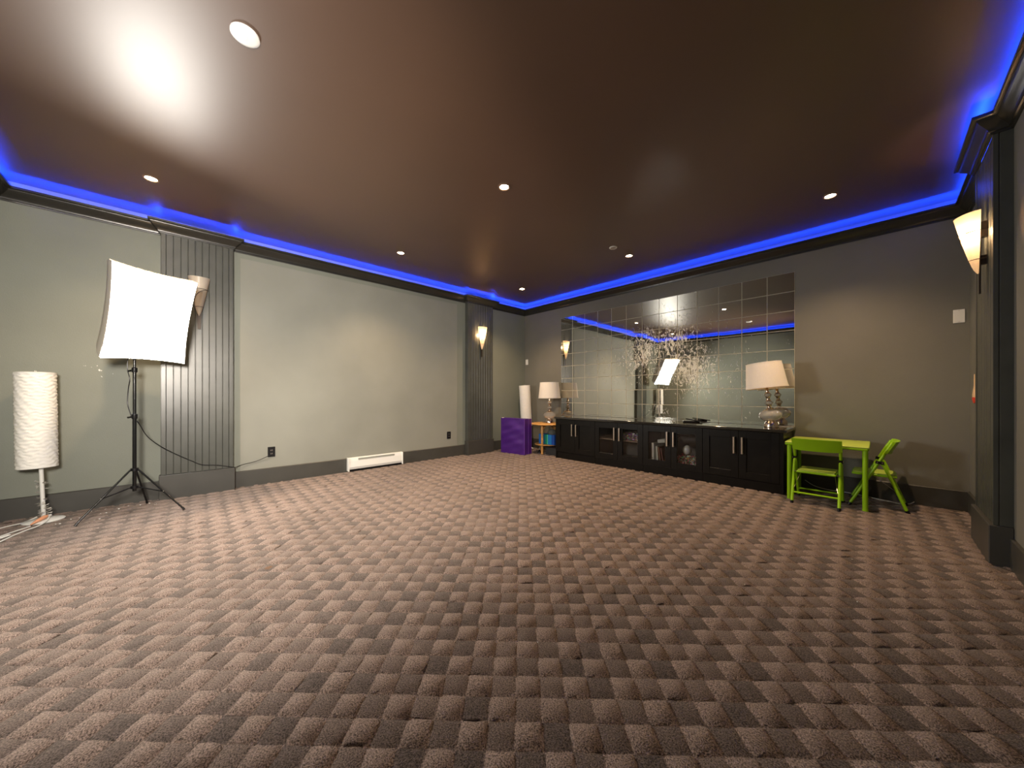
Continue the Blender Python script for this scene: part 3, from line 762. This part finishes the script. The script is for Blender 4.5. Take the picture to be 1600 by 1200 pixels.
# frayed plastic wrapping on the pole
B = BM(); rr = random.Random(4)
for i in range(90):
    z = rr.uniform(.05, .33); a = rr.uniform(0, 2 * PI); s = rr.uniform(.012, .034) * (1.1 - z)
    p = Vector((.225, -5.925, z)) - Rv * .052 * z + Vector((math.cos(a), math.sin(a), 0)) * .012
    q = p + Vector((math.cos(a), math.sin(a), rr.uniform(-.6, .7))) * s; t_ = Vector((-math.sin(a), math.cos(a), rr.uniform(-.5, .5))) * s * .5
    B.faces.new([B.verts.new(p), B.verts.new(q + t_), B.verts.new(q - t_ * .6)])
tag(obj('plastic_wrap', B, mat('clear crinkled plastic', (.62, .60, .56), .25), recalc=False), 'torn plastic wrap around the pole of the paper lamp', 'plastic wrap', kind='stuff')
paper_lamp((.273, -.195, FZ), math.radians(-3.0), Fv, .445, 1.225, 'white paper column floor lamp leaning in the corner behind the purple mat', True)


# ---------------------------------------------------------------- softbox on its tripod
M_soft = emit('lit white diffuser', (1.0, 0.955, 0.88), SOFTBOX_E)
M_fabric = mat('pale softbox cloth', (.55, .52, .46), .7)
TL, TR, BR, BL = Vector((.985, -5.482, 2.068)), Vector((.782, -4.993, 2.050)), Vector((.402, -5.079, 1.350)), Vector((.646, -5.578, 1.350))
cen = (TL + TR + BR + BL) / 4; nrm = (TR - BL).cross(TL - BR).normalized()
if nrm.x < 0: nrm = -nrm
PB = Vector((.450, -5.400, 0))
r = empty('softbox', (PB.x, PB.y, 0), 'glowing white softbox on black tripod in front of the beadboard pilaster', 'studio light')


def face_pt(s, t, out=0.0, inset=0.0):
    p = TL.lerp(TR, s).lerp(BL.lerp(BR, s), t)
    k = .017
    uu = (TR - TL).normalized(); vv = (BL - TL).normalized()
    p = p + uu * k * (1 - 2 * s) * (4 * t * (1 - t)) + vv * k * (1 - 2 * t) * (4 * s * (1 - s))
    return p + nrm * (out + .02 * (16 * s * (1 - s) * t * (1 - t)))


B = BM(); N = 12
g = [[B.verts.new(face_pt(i / N, j / N)) for i in range(N + 1)] for j in range(N + 1)]
for j in range(N):
    for i in range(N): B.faces.new((g[j][i], g[j][i + 1], g[j + 1][i + 1], g[j + 1][i]))
dif = obj('diffuser', B, M_soft, r, True, recalc=False); dif['label'] = 'brightly lit white front cloth'
B = BM(); apex = cen - nrm * .36
rim = [face_pt(i / N, 0, -.004) for i in range(N)] + [face_pt(1, j / N, -.004) for j in range(N)] + [face_pt(1 - i / N, 1, -.004) for i in range(N)] + [face_pt(0, 1 - j / N, -.004) for j in range(N)]
rows = []
uu = (TR - TL).normalized(); vv = (BL - TL).normalized()
for lv, (sc_, dp) in enumerate(((1.0, 0), (.985, .07), (.90, .17), (.62, .29), (.14, .36))):
    row = []
    for k, p in enumerate(rim):
        d = p - cen; d = d - nrm * d.dot(nrm)
        row.append(B.verts.new(cen + d * sc_ - nrm * (dp + .004)))
    rows.append(row)
for a, c in zip(rows, rows[1:]):
    for k in range(len(rim)): B.faces.new((a[k], a[(k + 1) % len(rim)], c[(k + 1) % len(rim)], c[k]))
B.faces.new(rows[-1])
obj('light_body', B, M_fabric, r, True)['label'] = 'pale cloth sides of the softbox'
B = BM(); tube(B, [rim_ + nrm * .002 for rim_ in rim] + [rim[0] + nrm * .002], .003, 6, cap=False); obj('rim', B, M_fabric, r, True)
B = BM(); q = apex - nrm * .01
tube(B, [apex + nrm * .02, apex - nrm * .10], .045, 14); tube(B, [Vector((PB.x, PB.y, 1.70)), Vector((PB.x, PB.y, 1.80)), apex - nrm * .05], .014, 8)
obj('lamp_head', B, M_black, r, True)
B = BM(); tube(B, [(PB.x, PB.y, .20), (PB.x, PB.y, .87)], .0135, 14); obj('pole', B, M_blackmetal, r, True)
B = BM(); tube(B, [(PB.x, PB.y, .84), (PB.x, PB.y, 1.28)], .0115, 14); obj('pole', B, M_blackmetal, r, True)
B = BM(); tube(B, [(PB.x, PB.y, 1.24), (PB.x, PB.y, 1.75)], .0092, 14); obj('pole', B, M_blackmetal, r, True)
for z in (.86, 1.27):
    B = BM(); lathe(B, [(.018, -.02), (.019, -.015), (.019, .018), (.014, .022)], 14, c=(PB.x, PB.y, z)); cl = obj('clamp', B, M_black, r, True)
    B = BM(); p = Vector((PB.x, PB.y, z)); tube(B, [p, p - Rv * .035], .0045, 6); tube(B, [p - Rv * .03 + Vector((0, 0, -.006)), p - Rv * .058 + Vector((0, 0, -.010))], .009, 6)
    obj('knob', B, M_blackmetal, cl, True)
for z in (.39, .235):
    B = BM(); lathe(B, [(.016, -.014), (.026, -.012), (.026, .012), (.016, .014)], 14, c=(PB.x, PB.y, z)); obj('hub', B, M_black, r, True)
for foot in ((.597, -5.712), (.650, -5.080), (.151, -5.337)):
    f = Vector((foot[0], foot[1], FZ + .006)); d = (f - PB); d.z = 0; d.normalize()
    t0 = Vector((PB.x, PB.y, .39)) + d * .026; B = BM(); tube(B, [t0, f], .0072, 10); lg = obj('leg', B, M_blackmetal, r, True)
    m_ = t0.lerp(f, .55); h0 = Vector((PB.x, PB.y, .235)) + d * .026
    B = BM(); tube(B, [h0, m_], .0055, 8); obj('strut', B, M_black, lg, True)
    B = BM(); tube(B, [f + (t0 - f).normalized() * .02, f - Vector((0, 0, .004))], .009, 8); obj('rubber_foot', B, M_black, lg, True)
    B = BM(); lathe(B, [(0, -.003), (.003, -.002), (.004, 0), (0, .003)], 8, c=tuple(m_ + Vector((.006, -.003, .006)))); obj('rivet', B, M_silver, lg, True)
# power cord
B = BM()
pts = [(PB.x - .03, PB.y - .04, 1.42), (PB.x - .035, PB.y - .045, 1.28), (PB.x - .02, PB.y - .03, 1.19), (PB.x - .04, PB.y - .04, 1.10), (PB.x - .045, PB.y - .045, .98), (PB.x - .03, PB.y - .03, .90), (PB.x - .02, PB.y - .01, .83),
       (.40, -5.38, .80), (.26, -5.33, .66), (.18, -5.24, .545), (.15, -5.13, .452), (.135, -5.02, .372), (.128, -4.94, .322), (.122, -4.82, .300), (.114, -4.70, .262), (.10, -4.665, .252), (.04, -4.64, .25), (.016, -4.58, .262), (.012, -4.48, .278), (.016, -4.39, .312), (.022, -4.345, .335)]
tube(B, smooth_path(pts, 5), .0036, 6)
tag(obj('power_cord', B, M_black, smooth=True), 'black power cord from the softbox across the pilaster to the wall outlet', 'cord')


# ---------------------------------------------------------------- sconces
def sconce(name_loc, rz, lit, label):
    """local +X points off the wall; z=0 is the shade's top"""
    r = empty('wall_sconce', name_loc, label, 'wall lamp', 'cone wall sconces with wire hoops', rz=rz)
    B = BM(); nu, nv = 20, 14; H = .395; rows = []
    for j in range(nv + 1):
        t = j / nv; f = (1 - t) ** .92 * .88 + .12 * (1 - t ** 6) ** .5 if t < 1 else .0
        row = []
        for i in range(nu + 1):
            a = PI * i / nu
            x = .032 + (.098 * f + .006) * math.sin(a); y = (.084 * f + .003) * math.cos(a)
            row.append(B.verts.new((x, y, -t * H - .010 * (1 - t) * math.sin(a) ** 2)))
        rows.append(row)
    for a, c in zip(rows, rows[1:]):
        for i in range(nu): B.faces.new((a[i], a[i + 1], c[i + 1], c[i]))
    obj('glass_shade', B, M_frost, r, True, world=False)
    B = BM()
    pr = [(-.026, .012), (.026, .012), (.012, -.53), (-.012, -.53)]
    f0 = [B.verts.new((.024, y, z)) for y, z in pr]; f1 = [B.verts.new((.031, y, z)) for y, z in pr]
    B.faces.new(f0[::-1]); B.faces.new(f1)
    for i in range(4): B.faces.new((f0[i], f0[(i + 1) % 4], f1[(i + 1) % 4], f1[i]))
    box(B, 0, .026, -.02, .02, -.16, -.06); box(B, 0, .026, -.014, .014, -.34, -.28)
    obj('back_plate', B, M_bronze, r, world=False)
    B = BM()
    def hoop(z0, z1, a0=0, a1=PI, ex=.004):
        pts = []
        for i in range(17):
            a = a0 + (a1 - a0) * i / 16; z = z0 + (z1 - z0) * i / 16; t = -z / H; f = (1 - t) ** .92 * .88 + .12
            pts.append((.032 + (.098 * f + .006 + ex) * math.sin(a), (.084 * f + .003 + ex) * math.cos(a), z))
        return pts
    h1 = hoop(-.125, -.125); h2 = hoop(-.305, -.305)
    for h in (h1, h2): tube(B, [(0.002, h[0][1], h[0][2])] + h + [(0.002, h[-1][1], h[-1][2])], .0022, 6)
    arc = []
    for i in range(17):
        s = i / 16; a = PI * (.06 + .86 * s); z = -.125 - .165 * s ** 2.2; t = -z / H; f = (1 - t) ** .92 * .88 + .12
        arc.append((.032 + (.098 * f + .010) * math.sin(a), (.084 * f + .007) * math.cos(a), z))
    tube(B, arc, .0022, 6)
    obj('wire_hoops', B, M_bronze, r, True, world=False)
    if lit:
        M = Matrix.LocRotScale(r.location, r.rotation_euler, None)
        l = light('sconce_bulb', 'POINT', M @ Vector((.068, 0, -.13)), SCONCE_W, (1.0, .66, .36), shadow_soft_size=.022)
    return r


sconce((PD, -4.965, 2.268), 0, False, 'unlit frosted cone wall sconce on the pilaster behind the softbox')
sconce((PD, -1.21, 2.255), 0, True, 'lit cone wall sconce glowing on the pilaster near the purple mat')
sconce((XP, -1.29, 2.245), PI, True, 'lit cone wall sconce on the pilaster beyond the lime green chairs')

# ---------------------------------------------------------------- recessed lights and detectors
M_bulb = emit('halogen bulb', (1.0, .80, .55), 60.0)
M_canring = mat('bronze trim ring', (.16, .10, .065), .35)
cans = [(.865, -5.281, True, 'lit recessed ceiling light above the glowing softbox'), (.865, -3.107, True, 'lit recessed ceiling light above the white wall heater'),
        (.865, -.95, True, 'lit recessed ceiling light nearest the room corner'), (2.78, -3.10, True, 'lit recessed ceiling light in the middle of the ceiling'),
        (2.79, -.95, True, 'lit recessed ceiling light in front of the mirror, beside the small detector'), (4.69, -.90, True, 'lit recessed ceiling light above the lime green table'),
        (2.78, -5.28, False, 'unlit recessed ceiling light seen only in the mirror')]
for (x, y, on, lb) in cans:
    r = empty('recessed_light', (x, y, HC), lb, 'ceiling light', 'recessed ceiling lights')
    B = BM(); lathe(B, [(.052, -.0005), (.052, -.006), (.046, -.009), (.038, -.006), (.036, -.0005)], 28, cap=False); obj('trim_ring', B, M_canring, r, True, world=False)
    B = BM(); lathe(B, [(0, -.003), (.034, -.003), (.037, -.001)], 28, cap=False); obj('bulb', B, M_bulb if on else M_black, r, True, world=False, recalc=False)
    if on:
        l = light('can_light', 'SPOT', (x, y, HC - .014), CAN_W, (1.0, .68, .40), shadow_soft_size=.03, spot_size=math.radians(118), spot_blend=1.0)
r = empty('smoke_detector', (2.83, -4.875, HC), 'white round smoke detector at the top edge of the photo', 'smoke detector')
B = BM(); lathe(B, [(.060, 0), (.060, -.008), (.056, -.012), (.040, -.016), (0, -.016)], 32); obj('body', B, M_white, r, True, world=False)
B = BM(); lathe(B, [(.010, -.0155), (.010, -.018), (0, -.0185)], 12); obj('test_button', B, M_white, r, True, world=False)
r = empty('sprinkler_cover', (2.78, -1.32, HC), 'small white round ceiling cover near the mirror wall', 'ceiling cover')
B = BM(); lathe(B, [(.046, 0), (.046, -.006), (.040, -.010), (.034, -.008)], 28, cap=False); obj('ring', B, M_white, r, True, world=False)
B = BM(); lathe(B, [(.034, -.008), (0, -.007)], 28, cap=False); obj('face', B, mat('grey grille', (.36, .33, .29), .5), r, True, world=False)


# ---------------------------------------------------------------- wall fittings
def outlet(y, z, label):
    r = empty('wall_outlet', (0.004, y, z), label, 'outlet', 'black wall outlets')
    B = BM(); box(B, 0.0, .006, -.037, .037, -.060, .060, .002); obj('cover_plate', B, M_black, r, world=False)
    for s in (-.02, .02):
        B = BM(); box(B, .005, .010, -.017, .017, s - .014, s + .014, .003); sk = obj('socket', B, mat('black socket', (.03, .032, .034), .25), r, world=False)
        B = BM(); box(B, .0098, .0105, -.008, -.005, s - .006, s + .006); box(B, .0098, .0105, .005, .008, s - .006, s + .006); obj('slot', B, M_silver, sk, world=False)
    return r


outlet(-4.32, .372, 'black wall outlet with the softbox cord plugged in')
outlet(-1.834, .372, 'black wall outlet near the pilaster with the lit sconce')


def plate(x, z, label, w_, h_, screws):
    r = empty('wall_plate', (x, 0, z), label, 'wall plate')
    B = BM(); box(B, -w_ / 2, w_ / 2, -.007, 0, -h_ / 2, h_ / 2, .002); obj('cover', B, M_white, r, world=False)
    B = BM()
    for s in screws: lathe(B, [(0, 0), (.003, 0), (.003, .0015), (0, .0015)], 8, M=Matrix.Translation((0, -.0065, s)) @ Matrix.Rotation(PI / 2, 4, 'X'))
    if screws: obj('screw', B, M_silver, r, world=False)
    else:
        B.free(); B = BM(); box(B, -.010, .010, -.010, -.006, -.02, .02, .002); obj('switch_toggle', B, M_white, r, world=False)


plate(5.49, 1.762, 'white blank cover plate on the grey wall beside the dark pilaster', .068, .120, (-.05, .05))
plate(.062, 1.714, 'small white switch plate on the grey wall next to the room corner', .066, .110, ())

# baseboard heater
r = empty('baseboard_heater', (0.016, -3.08, 0), 'long white electric baseboard heater on the grey-green wall', 'heater')
HL = .39
B = BM()
prof = [(0, .034), (0, .195), (.030, .195), (.052, .188), (.060, .150), (.066, .070), (.060, .060), (.052, .040), (.02, .034)]
for s0, s1 in ((-HL, HL),):
    A_ = [B.verts.new((x, s0, z)) for x, z in prof]; C_ = [B.verts.new((x, s1, z)) for x, z in prof]
    for i in range(len(prof)):
        j = (i + 1) % len(prof); B.faces.new((A_[i], A_[j], C_[j], C_[i]))
    B.faces.new(A_); B.faces.new(C_[::-1])
obj('housing', B, M_whitemetal, r, world=False)
for s in (-HL, HL - .012):
    B = BM(); box(B, 0, .070, s - .001, s + .013, .016, .197, .003); obj('end_cap', B, M_whitemetal, r, world=False)
B = BM(); M = Matrix.Translation((.0575, 0, .167)) @ Matrix.Rotation(math.radians(12), 4, 'Y'); box(B, -.002, .0015, -.26, .26, -.017, .017, M=M); gr = obj('grille', B, mat('heater shadow gap', (.30, .31, .27), .5), r, world=False)  # grey plate, its colour standing in for shade inside the outlet slot
for k in range(3):
    B = BM(); M = Matrix.Translation((.0585, 0, .158 + k * .009)) @ Matrix.Rotation(math.radians(12), 4, 'Y'); box(B, 0, .0022, -.258, .258, -.0015, .0015, M=M); obj('slat', B, mat('pale grey enamel', (.45, .46, .42), .4), gr, world=False)
B = BM(); box(B, 0, .048, -HL + .012, HL - .012, FZ, .034, .001); obj('toe_shade', B, M_black, r, world=False)  # solid black strip standing in for the shade under the housing

# red and cream thing hanging on the side wall
r = empty('hanging_brush', (W, -.33, 1.06), 'cream and red paddle hanging on the side wall behind the pilaster edge', 'paddle')
B = BM(); M = Matrix.Translation((-.012, 0, 0)) @ Matrix.Diagonal((.35, 1, 1, 1))
lathe(B, [(0, -.075), (.022, -.068), (.034, -.045), (.036, -.01), (.026, .03), (.014, .07), (.011, .16), (0, .165)], 18, M=M); obj('handle', B, mat('cream plastic', (.72, .50, .30), .4), r, True, world=False)
B = BM(); lathe(B, [(0, -.083), (.024, -.076), (.037, -.052), (.0385, -.03)], 18, M=M, cap=False); obj('tip', B, mat('red plastic', (.70, .06, .03), .4), r, True, world=False)

# ---------------------------------------------------------------- lime green table and folding chairs
r = empty('kids_table', (4.63, -.36, 0), 'lime green square folding table against the grey wall', 'table')
B = BM(); box(B, 4.335, 4.932, -.686, -.070, .566, .583, .008, seg=3); obj('tabletop', B, M_greentop, r, True)
B = BM()
cs = [(4.347, -.674), (4.920, -.674), (4.920, -.082), (4.347, -.082)]
for i in range(4):
    a = cs[i]; c = cs[(i + 1) % 4]; tube(B, [(a[0], a[1], .560), (c[0], c[1], .560)], .013, 10)
obj('rim', B, M_green, r, True)
for (x, y) in ((4.370, -.662), (4.906, -.662), (4.892, -.098), (4.375, -.098)):
    B = BM(); tube(B, [(x, y, FZ + .005), (x, y, .562)], .0195, 14); lg = obj('leg', B, M_green, r, True)
    B = BM(); lathe(B, [(.0185, -.001), (.021, .0), (.021, .012), (.0185, .014)], 14, c=(x, y, FZ)); obj('foot_cap', B, M_green, lg, True)


def folding_chair(label):
    """local: faces +Y; rear feet y=-.186, front feet y=+.186"""
    r = empty('folding_chair', (0, 0, 0), label, 'chair', 'lime green folding chairs')
    hw = .167; wf = M_green
    k = dict(world=False)
    for s in (-1, 1):
        B = BM(); tube(B, [(s * hw, .180, FZ + .012), (s * hw, .02, .368), (s * hw, -.060, .545), (s * hw, -.092, .610)], .0125, 10); fr = obj('front_leg', B, wf, r, True, **k)
        B = BM(); tube(B, [(s * hw, .188, FZ - .004), (s * hw, .176, FZ + .022)], .014, 8); obj('foot_cap', B, M_black, fr, True, **k)
        B = BM(); tube(B, [(s * hw, -.182, FZ + .012), (s * (hw - .001), -.045, .40), (s * (hw - .002), -.022, .428)], .0125, 10); rl = obj('rear_leg', B, wf, r, True, **k)
        B = BM(); tube(B, [(s * hw, -.190, FZ - .004), (s * hw, -.178, FZ + .022)], .014, 8); obj('foot_cap', B, M_black, rl, True, **k)
        B = BM(); M = Matrix.Translation((s * (hw + .001), -.012, .432)) @ Matrix.Rotation(math.radians(12), 4, 'X'); box(B, -.0145, .0145, -.030, .024, -.014, .012, .003, M=M); br = obj('bracket', B, M_black, r, **k)
        B = BM()
        for q in (-.02, .012): lathe(B, [(0, 0), (.005, 0), (.004, .003), (0, .003)], 8, M=Matrix.Translation((s * (hw + .0155), -.012 + q, .432 + q * .2)) @ Matrix.Rotation(s * PI / 2, 4, 'Y'))
        obj('rivet', B, M_silver, br, **k)
    B = BM()
    for j in range(0, 1): pass
    # curved back rest wrapping the tubes
    nx, nz = 14, 4; t_ = .012; gridF, gridB = [], []
    for j in range(nz + 1):
        z = .520 + (.628 - .520) * j / nz; yb = -.045 - .49 * (z - .505)
        rf, rb = [], []
        for i in range(nx + 1):
            x = -1 + 2 * i / nx; bow = -.030 * (1 - x * x); ends = .010 * (1 - abs(x) ** 6) * (1 if j == 0 else 0)
            rf.append(B.verts.new((x * (hw + .014), yb + bow + .008, z - ends))); rb.append(B.verts.new((x * (hw + .014), yb + bow - t_, z - ends)))
        gridF.append(rf); gridB.append(rb)
    for j in range(nz):
        for i in range(nx):
            B.faces.new((gridF[j][i], gridF[j][i + 1], gridF[j + 1][i + 1], gridF[j + 1][i])); B.faces.new((gridB[j][i], gridB[j + 1][i], gridB[j + 1][i + 1], gridB[j][i + 1]))
    for i in range(nx):
        B.faces.new((gridF[0][i], gridB[0][i], gridB[0][i + 1], gridF[0][i + 1])); B.faces.new((gridF[nz][i], gridF[nz][i + 1], gridB[nz][i + 1], gridB[nz][i]))
    for j in range(nz):
        B.faces.new((gridF[j][0], gridF[j + 1][0], gridB[j + 1][0], gridB[j][0])); B.faces.new((gridF[j][nx], gridB[j][nx], gridB[j + 1][nx], gridF[j + 1][nx]))
    obj('backrest', B, wf, r, True, **k)
    B = BM(); box(B, -.143, .143, -.125, .170, .297, .316, .008, seg=3); st = obj('seat', B, wf, r, True, **k)
    B = BM(); box(B, -.135, .135, -.115, .160, .314, .327, .006, seg=3); obj('cushion', B, M_greentop, st, True, **k)
    B = BM(); tube(B, [(-hw, -.098, .306), (hw, -.098, .306)], .0035, 8); tube(B, [(-hw, .05, .302), (hw, .05, .302)], .0035, 8); obj('pivot_rod', B, M_silver, r, True, **k)
    for nm, y, z in (('stretcher', .142, .095), ('stretcher', -.150, .110)):
        B = BM(); tube(B, [(-hw, y, z), (hw, y, z)], .008, 8); obj(nm, B, wf, r, True, **k)
    for s in (-1, 1):
        B = BM(); tube(B, [(s * (hw - .012), -.145, .155), (s * (hw - .045), .02, .296)], .0025, 6); obj('lock_wire', B, M_silver, r, True, **k)
    return r


c1 = folding_chair('lime green folding chair with its back to the room, tucked at the table')
c2 = copy_tree(c1)
c1.location = (4.580, -.642, 0); c1.rotation_euler = (0, 0, math.radians(-1))
c2.location = (4.980, -.312, 0); c2.rotation_euler = (0, 0, math.radians(90))
c2['label'] = 'lime green folding chair seen side-on at the right of the table'

# ---------------------------------------------------------------- cords and litter
B = BM(); tube(B, smooth_path([(4.42, -.045, .10), (4.50, -.05, .05), (4.62, -.06, .03), (4.76, -.055, FZ + .022), (4.90, -.062, FZ + .012), (5.0, -.09, FZ + .006), (5.08, -.11, FZ + .004), (5.14, -.14, FZ + .004), (5.19, -.12, FZ + .014), (5.22, -.08, FZ + .03)]), .0042, 6)
tag(obj('extension_cord', B, M_cord, smooth=True), 'white cord lying along the baseboard behind the lime green table', 'cord')
fl = FZ + .005
B = BM(); tube(B, smooth_path([(.16, -5.97, .035), (.20, -6.03, .012), (.25, -6.09, fl), (.31, -6.15, fl)]), .005, 6)
tube(B, [(.30, -6.145, fl + .006), (.33, -6.175, fl + .006)], .010, 8)
tag(obj('lamp_cord', B, M_cord, smooth=True), 'white lamp cord running left from the paper lamp base', 'cord')
B = BM()
tube(B, smooth_path([(.252, -5.898, .052), (.30, -5.885, .050), (.35, -5.895, .025), (.42, -5.925, fl), (.50, -5.965, fl), (.60, -6.0, fl), (.723, -6.03, fl), (.80, -6.05, fl)]), .0048, 6)
tag(obj('extension_cord', B, M_cord, smooth=True), 'white cord curving forward from the orange plug on the lamp base', 'cord')
B = BM(); tube(B, smooth_path([(.375, -5.965, fl), (.43, -5.995, fl), (.50, -6.035, fl), (.57, -6.07, fl), (.66, -6.13, fl), (.70, -6.13, fl), (.68, -6.09, fl), (.62, -6.05, fl), (.565, -6.022, fl), (.553, -6.028, fl), (.60, -6.062, fl)]), .0048, 6)
tag(obj('loose_cord', B, M_cord, smooth=True), 'looped end of white cord on the carpet by the paper lamp', 'cord')
r = empty('cord_connector', (.27, -5.94, .03), 'orange plug resting on the white lamp base', 'plug')
B = BM(); tube(B, [(.365, -5.965, .022), (.32, -5.94, .036), (.275, -5.915, .048), (.245, -5.90, .050)], .01, 10, radii=[.004, .013, .015, .008]); obj('body', B, mat('orange plastic', lin(222, 158, 120), .45), r, True)
B = BM(); tube(B, [(.245, -5.90, .050), (.225, -5.89, .048)], .0075, 8); obj('collar', B, M_white, r, True)

B = BM(); rr = random.Random(11)
spots = [(.33, -5.75), (.12, -5.66), (.20, -5.52), (.13, -5.46), (.42, -5.83), (.30, -5.60), (.17, -5.35), (.24, -5.30), (.50, -5.60), (.13, -5.58)]
for (x, y) in spots:
    for q in range(2):
        s = rr.uniform(.002, .0055); M = Matrix.Translation((x + rr.uniform(-.02, .02), y + rr.uniform(-.03, .03), FZ + s * .7)) @ Matrix.Rotation(rr.uniform(0, 3), 4, 'Z')
        box(B, -s, s, -s * .7, s * .7, -s * .6, s * .6, s * .25, M=M)
for i in range(26):
    x = rr.uniform(.6, 5.0); y = rr.uniform(-5.4, -1.2); s = rr.uniform(.0012, .0026)
    M = Matrix.Translation((x, y, FZ + s)) @ Matrix.Rotation(rr.uniform(0, 3), 4, 'Z'); box(B, -s, s, -s, s, -s, s, s * .3, M=M)
tag(obj('crumbs', B, mat('white crumbs', (.7, .7, .66), .6)), 'tiny white plaster crumbs scattered on the carpet near the wall', 'crumbs', kind='stuff')
